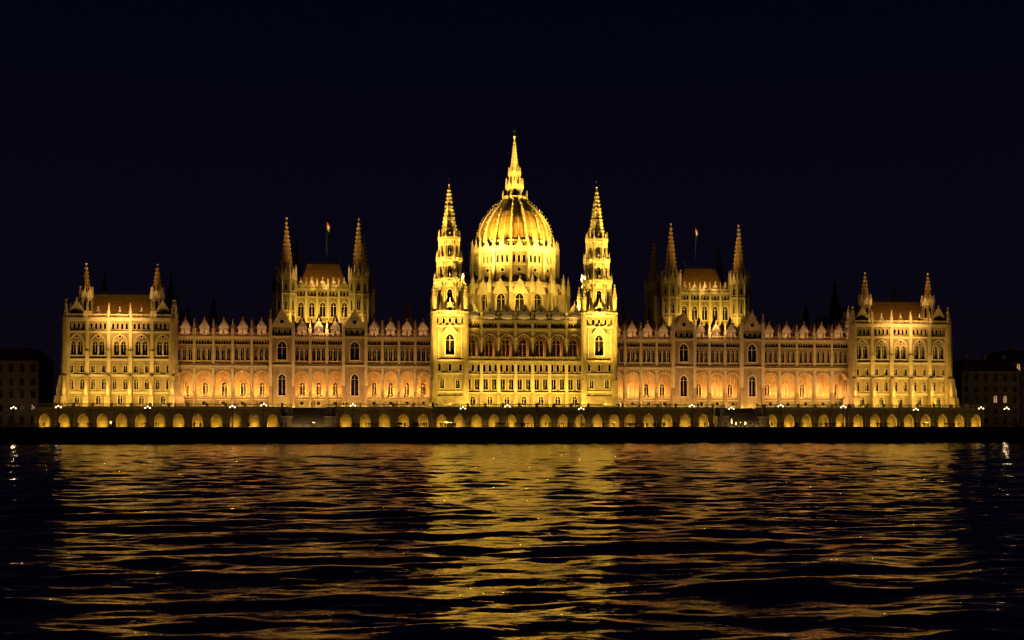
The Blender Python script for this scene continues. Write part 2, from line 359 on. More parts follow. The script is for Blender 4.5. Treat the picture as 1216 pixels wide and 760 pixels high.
# ------------------------------------------------------------------ river towers
def tower(sg):
    mb=MB(); cx=sg*21.7; cy=-6.2; R=4.5
    def face(w,i):
        h=w/2
        if i!=2:
            mb.multi(-h,h,TZ-.5,14.4,2,.9,10.8,12.9,kind='p',d=.5,fr=.15)
            mb.multi(-h,h,14.4,19.6,2,1.1,15.4,17.7,kind='a',d=.6,fr=.2)
            mb.multi(-h,h,19.6,23.4,3,.75,20.4,22.0,kind='p',d=.5,fr=.12,mul=False)
            mb.bay(-h,h,23.4,33.2,2.5,25.0,29.3,kind='p',d=.9,fr=.35)
            mb.gable(-1.9,1.9,-.3,0,31.2,33.4,TR)
            mb.multi(-h,h,33.2,36.4,5,.7,33.9,35.1,kind='p',d=.35,fr=.1,mul=False)
        for z in (14.4,19.6,23.4,33.2): mb.box(-h,h,-.35,-.003,z-.2,z+.25,TR)
        mb.box(-h-.4,h+.4,-.7,0,36.2,36.7,TR); mb.balus(-h,h,-.5,36.7,1.0,step=.5)
        for q in (-1,1):
            mb.box(q*h-.65,q*h+.65,-.9,-.004,TZ-.5,18,ST); mb.box(q*h-.55,q*h+.55,-.6,-.004,18,36.2,TR)
            mb.prism(q*(h-1.2),-.3,.2,.18,24,32.5,6,TR)
            mb.pin(q*(h-1.6),-.25,36.7,3.2,.5)
        mb.gable(-1.6,1.6,-.2,.3,36.7,40.6,TR); mb.ring_disc(0,38,.6,-.2,TR)
    ring(mb,cx,cy,R,4,face)
    for a in (-1,1):
        for b in (-1,1):
            mb.prism(cx+a*R,cy+b*R,.95,.85,TZ-.5,37,8,ST); mb.prism(cx+a*R,cy+b*R,1.0,1.0,37,37.4,8,TR)
            mb.prism(cx+a*R,cy+b*R,.7,.65,37.4,41.2,8,TR); mb.spire(cx+a*R,cy+b*R,.75,41.2,45.5,8,TR,step=.9,cr=.13)
    mb.poly([(cx-R,cy-R,36.6),(cx+R,cy-R,36.6),(cx+R,cy+R,36.6),(cx-R,cy+R,36.6)],ST)
    mb.box(cx-R-1.4,cx+R+1.4,cy-R-2.2,cy,TZ-.5,13.2,ST,du=.9,dn=1.4)
    def octo(ap,z0,z1,w,zb,zs,g=GL,two=False):
        def f(wd,i):
            h=wd/2
            mb.bay(-h,h,z0,z1,w,zb,zs,kind='p',d=.5,fr=.2,g=g)
            mb.prism(-h,0,.28,.24,z0,z1,6,TR)
            mb.box(-h,h,-.3,.05,z1-.35,z1,TR)
            mb.balus(-h,h,-.35,z1,.8,step=.45)
            mb.gable(-h*.7,h*.7,-.2,.1,z1-1.7,z1+1.3,TR,crock=False)
            mb.pin(-h,-.25,z1,2.9,.42)
        ring(mb,cx,cy,ap,8,f)
        mb.prism(cx,cy,ap*1.08,ap*1.08,z1-.02,z1+.02,8,TR)
    octo(3.95,36.6,46.2,1.5,38.6,43.0)
    octo(3.3,46.2,52.4,1.25,47.4,50.0)
    octo(2.75,52.4,58.4,1.1,53.4,56.2)
    mb.spire(cx,cy,2.55,58.4,74.6,8,TR,step=1.15,cr=.27)
    for z in (61.5,64.8,68):
        r=2.55*(1-(z-58.4)/16.4)+.1
        mb.prism(cx,cy,r+.22,r+.18,z,z+.3,8,TR)
        def lu(wd,i): mb.bay(-wd*.3,wd*.3,z-1.9,z-.3,wd*.3,z-1.6,z-.9,kind='p',d=.2,fr=.0,mul=False,m=TR)
        ring(mb,cx,cy,r*.98,8,lu)
    mb.prism(cx,cy,.05,.05,75.4,77,4,IR); mb.box(cx-.4,cx+.4,cy-.04,cy+.04,76.2,76.3,IR)
    return mb.obj('river_tower',PARL)
for sg in (-1,1): tower(sg)

# ------------------------------------------------------------------ dome
def dome():
    mb=MB(); cx,cy=0,18; K=16
    def A(w,i):
        h=w/2
        mb.bay(-h,h,36,46.6,2.6,38.6,42.6,kind='p',d=.8,fr=.3)
        mb.ring_disc(0,45.6-.1,.55,0,TR,k=8)
        mb.box(-h,h,-.5,.2,46.4,46.9,TR); mb.balus(-h,h,-.3,46.9,.8,step=.5)
        mb.gable(-h*.8,h*.8,-.45,-.1,44.2,48.6,TR)
        mb.box(-h-.5,-h+.5,-2.3,0,36,44.5,ST); mb.pin(-h,-1.8,44.5,6.0,1.0)
        mb.poly([(-h-.3,-1.6,45.5),(-h+.3,-1.6,45.5),(-h+.3,1.8,50.5),(-h-.3,1.8,50.5)],TR)
        mb.poly([(-h-.3,-1.6,44.7),(-h-.3,-1.6,45.5),(-h-.3,1.8,50.5),(-h-.3,1.8,49.3)],TR)
        mb.poly([(-h+.3,-1.6,44.7),(-h+.3,-1.6,45.5),(-h+.3,1.8,50.5),(-h+.3,1.8,49.3)],TR)
    ring(mb,cx,cy,14.6,K,A)
    mb.prism(cx,cy,14.8,13.4,46.7,47.2,K,ST)
    def B(w,i):
        h=w/2
        mb.bay(-h,h,46.9,53.2,1.1,47.8,49.4,kind='p',d=.5,fr=.15,mul=False)
        mb.ring_disc(0,51.6,.8,0,TR,k=12)
        mb.multi(-h+.35,h-.35,53.2,57.2,3,.8,53.8,55.6,kind='p',d=.6,fr=.12,mul=False)
        mb.box(-h,-h+.35,0,.3,53.2,57.2,TR);mb.box(h-.35,h,0,.3,53.2,57.2,TR)
        mb.box(-h-.35,-h+.35,-.8,.1,46.9,56.6,TR); mb.pin(-h,-.4,56.6,5.0,.65)
        mb.box(-h,h,-.35,.1,53.0,53.35,TR); mb.box(-h,h,-.6,.1,57.2,57.8,TR)
        mb.balus(-h,h,-.45,57.8,.9,step=.45)
        mb.gable(-h*.5,h*.5,-.5,-.2,57.8,60.2,TR,crock=False)
    ring(mb,cx,cy,12.9,K,B)
    mb.prism(cx,cy,13.2,11.8,57.7,58.1,K,ST)
    def C(w,i):
        h=w/2
        mb.multi(-h,h,58,60.4,3,.7,58.4,59.4,kind='p',d=.35,fr=.08,mul=False)
        mb.box(-h,h,-.4,.1,60.4,60.8,TR); mb.pin(-h,-.3,60.8,2.6,.4); mb.pin(0,-.25,60.8,1.7,.3)
    ring(mb,cx,cy,11.5,K,C)
    prof=[(11.3,60.6),(11.35,62),(11.1,64),(10.5,66),(9.5,68),(8.1,70),(6.4,71.8),(4.8,73.2),(3.4,74.4)]
    mb.lathe(cx,cy,prof,64,DM)
    for i in range(K):
        t=PI/K+2*PI*i/K
        ct,stt=math.cos(t),math.sin(t)
        for (r0,z0),(r1,z1) in zip(prof,prof[1:]):
            w=.27
            pts=[]
            for (r,z) in ((r0,z0),(r1,z1)):
                for q in (-w,w):
                    pts.append((cx+(r+.4)*ct-q*stt,cy+(r+.4)*stt+q*ct,z)); pts.append((cx+(r-.1)*ct-q*stt,cy+(r-.1)*stt+q*ct,z))
            a,b,c,d,e,f,g,h=pts
            mb.poly([a,c,g,e],TR); mb.poly([a,b,f,e],TR); mb.poly([c,d,h,g],TR)
            mb.octa(cx+(r0+.52)*ct,cy+(r0+.52)*stt,z0+.6,.25,TR)
            rm,zm=(r0+r1)/2,(z0+z1)/2; mb.octa(cx+(rm+.52)*ct,cy+(rm+.52)*stt,zm+.5,.22,TR)
        t2=2*PI*i/K; c2,s2=math.cos(t2),math.sin(t2)
        for (r0,z0),(r1,z1) in zip(prof[:-1],prof[1:]):
            w=.08
            mb.poly([(cx+(r0+.09)*c2+w*s2,cy+(r0+.09)*s2-w*c2,z0),(cx+(r0+.09)*c2-w*s2,cy+(r0+.09)*s2+w*c2,z0),
                     (cx+(r1+.09)*c2-w*s2,cy+(r1+.09)*s2+w*c2,z1),(cx+(r1+.09)*c2+w*s2,cy+(r1+.09)*s2-w*c2,z1)],TR)
    mb.prism(cx,cy,3.9,3.9,74.0,74.6,16,TR)
    def L(w,i):
        h=w/2; mb.balus(-h,h,0,74.6,.8,step=.4); mb.pin(-h,0,74.6,2.6,.35)
    ring(mb,cx,cy,3.7,8,L)
    def L2(w,i):
        h=w/2; mb.bay(-h,h,74.6,78.6,w*.5,75.2,77.3,kind='p',d=.3,fr=.1,mul=False,m=TR); mb.gable(-h*.8,h*.8,-.2,.1,78.0,80.2,TR,crock=False); mb.pin(-h,-.3,77.8,3.2,.34)
    ring(mb,cx,cy,2.3,8,L2)
    def L3(w,i):
        h=w/2; mb.bay(-h,h,78.6,82.6,w*.5,79.2,81.3,kind='p',d=.25,fr=.08,mul=False,m=TR); mb.gable(-h*.8,h*.8,-.15,.1,82,83.6,TR,crock=False); mb.pin(-h,-.2,82,2.4,.26)
    ring(mb,cx,cy,1.6,8,L3)
    mb.spire(cx,cy,1.45,82.6,93.6,8,TR,step=1.0,cr=.2)
    mb.octa(cx,cy,94.2,.5,TR,.6); mb.prism(cx,cy,.07,.05,94,97,4,IR); mb.box(cx-.5,cx+.5,cy-.05,cy+.05,95.8,95.95,IR)
    return mb.obj('dome_and_drum',PARL)
dome()

# ------------------------------------------------------------------ chamber blocks
def chamber(sg):
    mb=MB(); cx=sg*58.75; hx=10.6; y0,y1=12,37
    def fc(w,i,k):
        h=w/2
        mb.multi(-h,h,30.6,36,k,1.0,32,34.4,kind='p',d=.5,fr=.15)
        mb.multi(-h,h,36,43.4,k,1.7,37.4,40.6,kind='p',d=.7,fr=.25)
        mb.multi(-h,h,43.4,45.4,k*3,.6,43.8,44.5,kind='p',d=.3,fr=.0,mul=False)
        mb.box(-h,h,-.5,.3,45.4,46.0,TR); mb.balus(-h,h,-.3,46,1.0,step=.5); mb.box(-h,h,-.3,-.003,35.8,36.1,TR);mb.box(-h,h,-.3,-.003,43.2,43.5,TR)
        bw=w/k
        for j in range(k+1):
            u=-h+j*bw; mb.box(u-.35,u+.35,-.5,-.004,30.6,45.3,TR); mb.pin(u,-.2,46,3.0,.5)
        for j in range(k): 
            u=-h+(j+.5)*bw; mb.gable(u-bw*.33,u+bw*.33,-.1,.3,46,48.2,TR); 
    for (ox,oy,a,w,k) in ((cx,y0,0,2*hx-5,5),(cx+hx,(y0+y1)/2,PI/2,y1-y0-5,6),(cx-hx,(y0+y1)/2,-PI/2,y1-y0-5,6),(cx,y1,PI,2*hx-5,5)):
        mb.fr(ox,oy,a); fc(w,0,k)
    mb.fr(0,0,0)
    mb.box(cx-hx+.5,cx+hx-.5,y0+.5+.3,y1-.8,30,46.0,ST)
    zr=54.0
    n=6
    for j in range(n):
        q0,q1=j/n,(j+1)/n
        def ins(q): return 1.8*q**0.8+ .9*q
        a,b=ins(q0),ins(q1)
        mb.box(cx-7.6+a,cx+7.6-a,y0+3.4+a,y1-3.4-a,46+8*q0,46+8*q1,DM,du=b-a,dn=b-a)
    mb.crest(cx-4.9,cx+4.9,y0+6.2,zr,1.1); mb.crest(cx-4.9,cx+4.9,y1-6.2,zr,1.1)
    for q in (-4.9,4.9): mb.prism(cx+q,y0+6.2,.12,.05,zr,zr+2.2,4,IR)
    for tx,ty in ((-1,0),(1,0),(-1,1),(1,1)):
        x=cx+tx*10.75; y=(y0,y1)[ty]
        if ty and sg<0: x+=1.5
        def fa(w,i):
            h=w/2
            mb.bay(-h,h,30,38,1.0,32,36,kind='p',d=.4,fr=.15); mb.bay(-h,h,38,44.2,.95,39.2,42,kind='p',d=.4,fr=.15)
            mb.bay(-h,h,44.2,48.6,.95,45,47,kind='p',d=.4,fr=.15,g=GL)
            mb.prism(-h,0,.28,.24,30,48.6,6,TR)
            for z in (38,44.2,48.6): mb.box(-h,h,-.3,.03,z-.25,z+.1,TR)
            mb.gable(-h*.8,h*.8,-.15,.2,48.6,50.9,TR,crock=False); mb.pin(-h,-.1,48.6,4.2,.42)
        ring(mb,x,y,2.75,8,fa)
        mb.prism(x,y,2.95,2.95,48.5,48.6,8,ST)
        mb.prism(x,y,2.0,1.9,48.6,51.6,8,TR)
        mb.spire(x,y,1.95,51.6,(67.0 if not ty else 65.2),8,DM,mc=TR,step=1.3,cr=.2)
    for q in (-1,1):
        x=cx+q*14.2
        mb.prism(x,y0+3,1.5,1.5,30,45,8,ST); mb.spire(x,y0+3,1.5,45,51.5,8,RF,step=1.2,cr=.16)
    mb.prism(cx+sg*-1.0,y0+8,.08,.05,54,67.5,6,IR)
    return mb.obj('chamber_block',PARL)
for sg in (-1,1): chamber(sg)

FR=plain('flag_red',(0.35,0.02,0.03),.8); FW=plain('flag_white',(0.35,0.35,0.35),.8); FG=plain('flag_green',(0.02,0.12,0.04),.8)
for sg in (-1,1):
    mb=MB(); x0=sg*57.75; mb.fr(x0,20,0.9)
    N=12
    for j in range(N):
        for r in range(3):
            def q(t,zz): return (.09+1.3*t, .3*math.sin(t*7+zz*.3)*t, 67.2-zz*.8-2.2*t*t)
            z0,z1=r*1.0,(r+1)*1.0
            mb.poly([q(j/N,z0),q((j+1)/N,z0),q((j+1)/N,z1),q(j/N,z1)],r)
    mb.obj('national_flag',None,[FR,FW,FG])

# ------------------------------------------------------------------ end pavilions
def pavilion(sg):
    mb=MB(); cx=sg*115.6; hw=15; Y0,Y1=-3,30
    def fc(w,k,front):
        h=w/2; bw=w/k
        mb.multi(-h,h,TZ-.5,14,k,1.3,10.7,12.6,kind='a',d=.6,fr=.2)
        mb.multi(-h,h,14,18.9,k*2,1.15,15.0,17.2,kind='p',d=.6,fr=.15)
        mb.multi(-h,h,18.9,23.2,k*2,1.05,19.8,21.8,kind='r',d=.6,fr=.15)
        for j in range(k):
            u0=-h+j*bw;u1=u0+bw;uc=u0+bw/2
            mb.bay(u0,uc,23.8,31.2,1.45,24.8,27.9,kind='p',d=.8,fr=.2,uc=uc-.95); mb.bay(uc,u1,23.8,31.2,1.45,24.8,27.9,kind='p',d=.8,fr=.2,uc=uc+.95)
            mb.ring_disc(uc,30.1,.5,0,TR,k=10)
            o1=mb.outline(uc,3.9,24.5,28.0,'p'); o2=mb.outline(uc,4.4,24.5,28.0,'p')
            for a,b,c,d in zip(o1,o1[1:],o2[1:],o2): mb.poly([(a[0],-.25,a[1]),(b[0],-.25,b[1]),(c[0],-.25,c[1]),(d[0],-.25,d[1])],TR); mb.poly([(d[0],-.25,d[1]),(c[0],-.25,c[1]),(c[0],0,c[1]),(d[0],0,d[1])],TR); mb.poly([(a[0],-.25,a[1]),(b[0],-.25,b[1]),(b[0],0,b[1]),(a[0],0,a[1])],TR)
            mb.multi(u0+.5,u1-.5,31.7,34.6,4,.7,32.2,33.5,kind='p',d=.35,fr=.09,mul=False)
            mb.box(u0,u0+.5,0,.3,31.7,34.6,ST);mb.box(u1-.5,u1,0,.3,31.7,34.6,ST)
        for j in range(k+1):
            u=-h+j*bw
            mb.box(u-.75,u+.75,-3.6,0,TZ-.5,13.2,ST,dn=.7); mb.box(u-.6,u+.6,-2.4,-.004,13.2,18.9,ST,dn=.6)
            mb.pin(u,-2.2,13.2,4.2,.7)
            mb.box(u-.5,u+.5,-.9,-.006,18.9,26,TR); mb.box(u-.4,u+.4,-.6,-.006,26,34.6,TR); mb.pin(u,-.3,35.5,4.0,.7)
        for z in (14,18.9,23.4,31.3): mb.box(-h,h,-.42,.3,z-.2,z+.38,TR)
        mb.box(-h,h,-.7,.4,34.6,35.5,TR); mb.balus(-h,h,-.45,35.5,1.0,step=.5)
        for j in (0,k-1):
            u=-h+(j+.5)*bw; mb.bay(u-1.8,u+1.8,35.5,37,1.2,35.8,36.2,kind='p',d=.3,n=-.1,fr=.12,mul=False); mb.box(u-1.8,u+1.8,-.08,.6,35.5,37,ST); mb.gable(u-1.9,u+1.9,-.1,.6,37,40.2,TR)
        for j in range(1,k-1):
            u=-h+(j+.5)*bw; mb.gable(u-1.0,u+1.0,0,.4,35.5,37.6,TR)
    D=Y1-Y0; cy=(Y0+Y1)/2
    for ox,oy,a,w,k in ((cx,Y0,0,30,5),(cx+hw,cy,PI/2,D,5),(cx-hw,cy,-PI/2,D,5),(cx,Y1,PI,30,5)):
        mb.fr(ox,oy,a); fc(w,k,a==0)
    mb.fr(0,0,0)
    mb.box(cx-hw+.8,cx+hw-.8,Y0+.9,Y1-.9,30,35.6,ST)
    for a in (-1,1):
        for y in (Y0,Y1):
            mb.prism(cx+a*hw,y,1.5,1.15,TZ-.5,35.5,8,ST); mb.spire(cx+a*hw,y,1.0,35.5,40.5,8,TR,step=1,cr=.15)
    n=6
    for j in range(n):
        q0,q1=j/n,(j+1)/n
        ins=lambda q:2.6*q**.7
        a,b=ins(q0),ins(q1)
        mb.box(cx-11.6+a,cx+11.6-a,Y0+3+a,Y1-3-a,35.6+7*q0,35.6+7*q1,DM,du=b-a,dn=b-a)
    mb.crest(cx-8.8,cx+8.8,Y0+5.8,42.6,1.2)
    for a in (-1,1):
        for y in (Y0+3.2,Y1-3.2):
            x=cx+a*10
            def fa(w,i):
                h=w/2
                mb.bay(-h,h,35.5,41.8,.75,37.5,40.2,kind='p',d=.3,fr=.1,mul=False); mb.box(-h,h,-.22,.02,41.5,41.9,TR)
                mb.gable(-h*.8,h*.8,-.1,.15,41.9,43.6,TR,crock=False); mb.pin(-h,-.1,41.2,3.0,.34)
            ring(mb,x,y,1.75,8,fa)
            mb.spire(x,y,1.6,42.2,51.2,8,DM,mc=TR,step=1.15,cr=.17)
    return mb.obj('end_pavilion',PARL)
for sg in (-1,1): pavilion(sg)

# ------------------------------------------------------------------ terrace / embankment
mb=MB(); WY=-16.0
niches=[]
def terr(a,b,y,k):
    mb.fr(0,y,0); bw=(b-a)/k
    for i in range(k):
        u0=a+i*bw;u1=u0+bw;uc=(u0+u1)/2
        mb.bay(u0,u1,4.0,9.3,bw*.56,4.3,6.0,kind='p',d=1.5,m=ST,g=ST,fr=.18,mul=False)
        mb.box(u0-.35,u0+.35,-.45,-.003,4,9.2,ST)
        niches.append((uc,y))
    mb.box(a,b,-.5,.6,9.3,9.8,TR); mb.balus(a,b,-.2,9.8,1.0,step=.55)
    for i in range(k+1):
        u=a+i*bw; mb.box(u-.3,u+.3,-.55,.2,9.803,11.0,TR)
    mb.fr(0,0,0)
terr(-136,-69,WY,13); terr(-54,-27,WY,5); terr(-27,27,-19,11); terr(27,54,WY,5); terr(69,136,WY,13)
mb.poly([(-27,-19,4),(-27,WY,4),(-27,WY,9.8),(-27,-19,9.8)],ST); mb.poly([(27,-19,4),(27,WY,4),(27,WY,9.8),(27,-19,9.8)],ST)
mb.poly([(-136,WY+.6,9.7),(136,WY+.6,9.7),(136,0,9.7),(-136,0,9.7)],DS)
mb.poly([(-27,-19,9.69),(27,-19,9.69),(27,WY+.6,9.69),(-27,WY+.6,9.69)],DS)
mb.poly([(-136,0,9.7),(136,0,9.7),(136,60,9.7),(-136,60,9.7)],DS)
for x in (-136,136): mb.poly([(x,WY,4),(x,60,4),(x,60,9.8),(x,WY,9.8)],ST)
for sg in (-1,1):
    a,b=(54,69) if sg>0 else (-69,-54)
    n=30
    for j in range(n):
        mb.box(a+3,b-3,-23+j*.25,WY+.6,4+j*.19,4+(j+1)*.19,SP)
    for u in (a,b-3):
        mb.box(u,u+3,-22,WY+.6,4,7.0,SP); mb.box(u,u+3,-19,WY+.6,7.0,9.7,SP)
        mb.box(u-.1,u+3.1,-22.15,-18.9,7.0,7.25,TR)
        mb.pin(u+1.5,-20.5,7.25,2.6,.7,m=TR)
        mb.balus(u,u+3,-18.8,9.7,1.0)
mb.obj('terrace_wall')
mb=MB()
mb.box(-700,700,-26,-25.2,-2,4.0,DS)
mb.box(-700,700,-26.25,-25,4.0,4.3,DS)
for x in range(-400,400,8): mb.box(x-.5,x+.5,-26.5,-26.003,-2,3.9,DS)
mb.obj('quay_wall')
mb=MB(); 
n=int(560/2.5)
for i in range(n): 
    x=-280+i*2.5; mb.prism(x,-25.5,.05,.05,4.3,5.3,5,IR)
for z in (4.75,5.28): mb.box(-280,280,-25.53,-25.47,z,z+.05,IR)
mb.obj('quay_railing')
ASPH=plain('asphalt',(0.05,0.05,0.05),.9); GRD=plain('ground_paving',(0.05,0.048,0.045),.95)
def sheet(name,x0,x1,y0,y1,z,m):
    me=bpy.data.meshes.new(name); me.from_pydata([(x0,y0,z),(x1,y0,z),(x1,y1,z),(x0,y1,z)],[],[(0,1,2,3)]); me.materials.append(m)
    o=bpy.data.objects.new(name,me); scene.collection.objects.link(o); return o
sheet('ground',-3000,3000,-25.2,4000,3.99,GRD)
sheet('quay_road',-700,700,-24.6,-20.5,3.998,ASPH)

# ------------------------------------------------------------------ background buildings
M_BG=stone('plaster_facade',(0.16,0.12,0.09),(0.26,0.2,0.15))
M_BGL=plain('warm_lit_window',(0.3,0.2,0.1),em=(1,0.6,0.25),es=0.45)
def bg(x0,x1,y,z1,dep,fl,bays):
    mb=MB(); mb.fr(0,y,0); bw=(x1-x0)/bays; fh=(z1-4-3)/fl
    for f in range(fl):
        for i in range(bays):
            z0=4+f*fh
            g=3 if random.random()<.10 else 2
            mb.bay(x0+i*bw,x0+(i+1)*bw,z0,z0+fh,1.3,z0+1.0,z0+fh-.9,kind='r' if f%2 else 'a',d=.35,g=g,fr=.15)
        mb.box(x0,x1,-.25,-.004,4+(f+1)*fh-.25,4+(f+1)*fh-.02,ST)
    mb.box(x0,x1,-.6,0,z1-3,z1-2.4,ST)
    for xx in (x0,x1): mb.poly([(xx,0,4),(xx,dep,4),(xx,dep,z1-3),(xx,0,z1-3)],ST)
    mb.box(x0-.3,x1+.3,-.3,dep,z1-2.4,z1+1.5,RF,du=3,dn=3.5)
    for i in range(3):
        c=x0+(i+.5)*(x1-x0)/3; mb.box(c-.6,c+.6,4,5.2,z1,z1+3.2,ST)
    mb.obj('apartment_building',None,[M_BG,M_BG,M_GLASS,M_BGL,M_ROOF,M_ROOF,M_IRON,M_DARKST])
bg(-172,-146,30,27,20,5,8); bg(-200,-173,34,29,20,5,8); bg(-240,-201,30,27,20,5,12)
bg(150,170,30,25,20,5,6); bg(171,196,42,29,20,5,8); bg(197,226,36,24,20,4,9); bg(227,262,36,28,20,5,10)

# ------------------------------------------------------------------ street lamps
def lamp_mesh():
    mb=MB()
    mb.prism(0,0,.28,.22,0,.5,8,IR); mb.prism(0,0,.14,.08,.5,5.2,8,IR); mb.prism(0,0,.16,.16,3.2,3.35,8,IR)
    for sg in (-1,1):
        pts=[(0,4.6),(.35*sg,4.9),(.6*sg,4.95),(.65*sg,5.15)]
        for (a,z0),(b,z1) in zip(pts,pts[1:]):
            mb.poly([(a,-.04,z0-.04),(b,-.04,z1-.04),(b,-.04,z1+.04),(a,-.04,z0+.04)],IR); mb.poly([(a,.04,z0-.04),(b,.04,z1-.04),(b,.04,z1+.04),(a,.04,z0+.04)],IR); mb.poly([(a,-.04,z0+.04),(b,-.04,z1+.04),(b,.04,z1+.04),(a,.04,z0+.04)],IR)
    for x,z in ((-.65,5.4),(.65,5.4),(0,5.75)):
        mb.lathe(x,0,[(.02,z-.2),(.13,z-.15),(.19,z),(.14,z+.14),(.02,z+.19)],10,LP)
        mb.prism(x,0,.1,.08,z-.3,z-.17,8,IR); mb.prism(x,0,.08,.02,z+.18,z+.38,6,IR)
    o=mb.obj('street_lamp'); return o
l0=lamp_mesh(); first=True
LX=[-128,-104,-82,-73,-49.5,-18.5,-6,14.5,46,57,72,90,112,131,-150,-162,-178,-196,148,160,171,183,198]
for x in LX:
    o=l0 if first else l0.copy()
    if not first: scene.collection.objects.link(o)
    first=False
    o.location=(x+random.uniform(-.5,.5),-24.2 if abs(x)<140 else random.uniform(-10,20),4)
    o.scale=(1,1,random.uniform(.95,1.15))
    if abs(x)>=140:
        l=bpy.data.lights.new('street_lamp_light','POINT'); l.energy=350; l.color=(1,.6,.3); l.shadow_soft_size=.3
        lo=bpy.data.objects.new('street_lamp_light',l); scene.collection.objects.link(lo); lo.location=(o.location.x,o.location.y,10.6)

# ------------------------------------------------------------------ people on the quay
def person(pose):
    J={'pel':(0,0,.95),'ch':(0,.01,1.28),'nk':(0,0,1.5),'hd':(0,-.02,1.64),'ht':(0,-.02,1.76),
       'sl':(-.19,0,1.42),'sr':(.19,0,1.42)}
    w=.18 if pose==1 else .03
    J.update({'hl':(-.1,0,.9),'kl':(-.11,-w,.5),'fl':(-.11,-w*.4+ (.1 if pose==1 else 0),.07),'tl':(-.12,-w*.4-.1,.03),
      'hr':(.1,0,.9),'kr':(.11,w*.2,.5),'fr':(.11,w*1.3,.07),'tr':(.12,w*1.3-.14,.03)})
    if pose==2: J.update({'el':(-.3,-.1,1.2),'wl':(-.12,-.3,1.32),'er':(.3,-.1,1.2),'wr':(.12,-.3,1.34)})
    elif pose==1: J.update({'el':(-.26,.1,1.15),'wl':(-.25,.0,.92),'er':(.26,-.1,1.15),'wr':(.25,-.25,.98)})
    else: J.update({'el':(-.27,.02,1.15),'wl':(-.27,-.03,.88),'er':(.27,.02,1.15),'wr':(.24,-.1,.9)})
    R={'pel':.15,'ch':.17,'nk':.06,'hd':.1,'ht':.08,'sl':.075,'sr':.075,'hl':.1,'hr':.1,'kl':.065,'kr':.065,'fl':.045,'fr':.045,'tl':.035,'tr':.035,'el':.05,'er':.05,'wl':.035,'wr':.035}
    names=list(J); E=[('pel','ch'),('ch','nk'),('nk','hd'),('hd','ht'),('ch','sl'),('ch','sr'),('sl','el'),('el','wl'),('sr','er'),('er','wr'),('pel','hl'),('hl','kl'),('kl','fl'),('fl','tl'),('pel','hr'),('hr','kr'),('kr','fr'),('fr','tr')]
    me=bpy.data.meshes.new('p'); me.from_pydata([J[n] for n in names],[(names.index(a),names.index(b)) for a,b in E],[])
    o=bpy.data.objects.new('p',me); scene.collection.objects.link(o)
    sk=o.modifiers.new('s','SKIN')
    for i,n in enumerate(names):
        me.skin_vertices[0].data[i].radius=(R[n],R[n]*.8); 
    me.skin_vertices[0].data[0].use_root=True
    o.modifiers.new('ss','SUBSURF').levels=1
    dg=bpy.context.evaluated_depsgraph_get(); ev=o.evaluated_get(dg); m2=ev.to_mesh()
    V=np.array([v.co[:] for v in m2.vertices]); Fc=[list(p.vertices) for p in m2.polygons]
    ev.to_mesh_clear(); bpy.data.objects.remove(o); return V,Fc
PT=[person(i) for i in range(3)]
CL=[plain('coat_dark',(.03,.03,.035),.9),plain('coat_brown',(.09,.06,.04),.9),plain('coat_pale',(.25,.24,.22),.9),plain('coat_red',(.2,.03,.03),.9),plain('skin',(.45,.28,.2),.6),plain('trousers',(.03,.035,.05),.9)]
V=[];Fs=[];Ms=[];base=0
def addp(x,y,z):
    global base
    P,Fc=PT[random.randrange(3)]; a=random.uniform(0,2*PI); s=random.uniform(.92,1.05); c,sn=math.cos(a),math.sin(a)
    W=np.stack([P[:,0]*c-P[:,1]*sn,P[:,0]*sn+P[:,1]*c,P[:,2]],1)*s+np.array([x,y,z]); V.append(W)
    cm=random.choice([0,0,1,2,3])
    for f in Fc:
        zz=P[f,2].mean(); Ms.append(4 if zz>1.5 else (5 if zz<.88 else cm)); Fs.append([i+base for i in f])
    base+=len(P)
for i in range(150):
    x=random.gauss(0,75) if i%2 else random.uniform(-150,150)
    g=random.choice((1,1,2,3))
    for j in range(g): addp(x+j*.65+random.uniform(-.1,.1),random.uniform(-24.9,-23.0),4.0)
for i in range(40): addp(random.uniform(-130,130),-15.0,9.7)
me=bpy.data.meshes.new('crowd_of_people'); me.from_pydata(np.concatenate(V).tolist(),[],Fs)
for m in CL: me.materials.append(m)
me.polygons.foreach_set('material_index',Ms); me.polygons.foreach_set('use_smooth',[True]*len(Fs))
scene.collection.objects.link(bpy.data.objects.new('crowd_of_people',me))

# ------------------------------------------------------------------ water
m,nt,b=newmat('river_water')
b.inputs['Base Color'].default_value=(0.004,0.006,0.008,1); b.inputs['Roughness'].default_value=0.03; b.inputs['IOR'].default_value=1.95
t=nt.nodes.new('ShaderNodeTexCoord')
mp=nt.nodes.new('ShaderNodeMapping'); mp.inputs['Scale'].default_value=(0.5,1.3,1)
nt.links.new(t.outputs['Object'],mp.inputs['Vector'])
n1=nt.nodes.new('ShaderNodeTexNoise'); n1.inputs['Scale'].default_value=1.5; n1.inputs['Detail'].default_value=4; n1.inputs['Roughness'].default_value=.5
nt.links.new(mp.outputs[0],n1.inputs['Vector'])
bp=nt.nodes.new('ShaderNodeBump'); bp.inputs['Strength'].default_value=0.42; bp.inputs['Distance'].default_value=0.11
nt.links.new(n1.outputs['Fac'],bp.inputs['Height']); nt.links.new(bp.outputs[0],b.inputs['Normal'])
M_W=m
NR,NC=960,640
s=np.linspace(0,1,NR); dist=6+ (378-6)*(np.exp(2.3*s)-1)/(math.exp(2.3)-1)
ys=-404+dist; dy=np.gradient(ys)
u=np.linspace(-1,1,NC)
Y=np.repeat(ys[:,None],NC,1); half=35+dist*.52
X=(-44.5+dist*.105)[:,None]+u[None,:]*half[:,None]
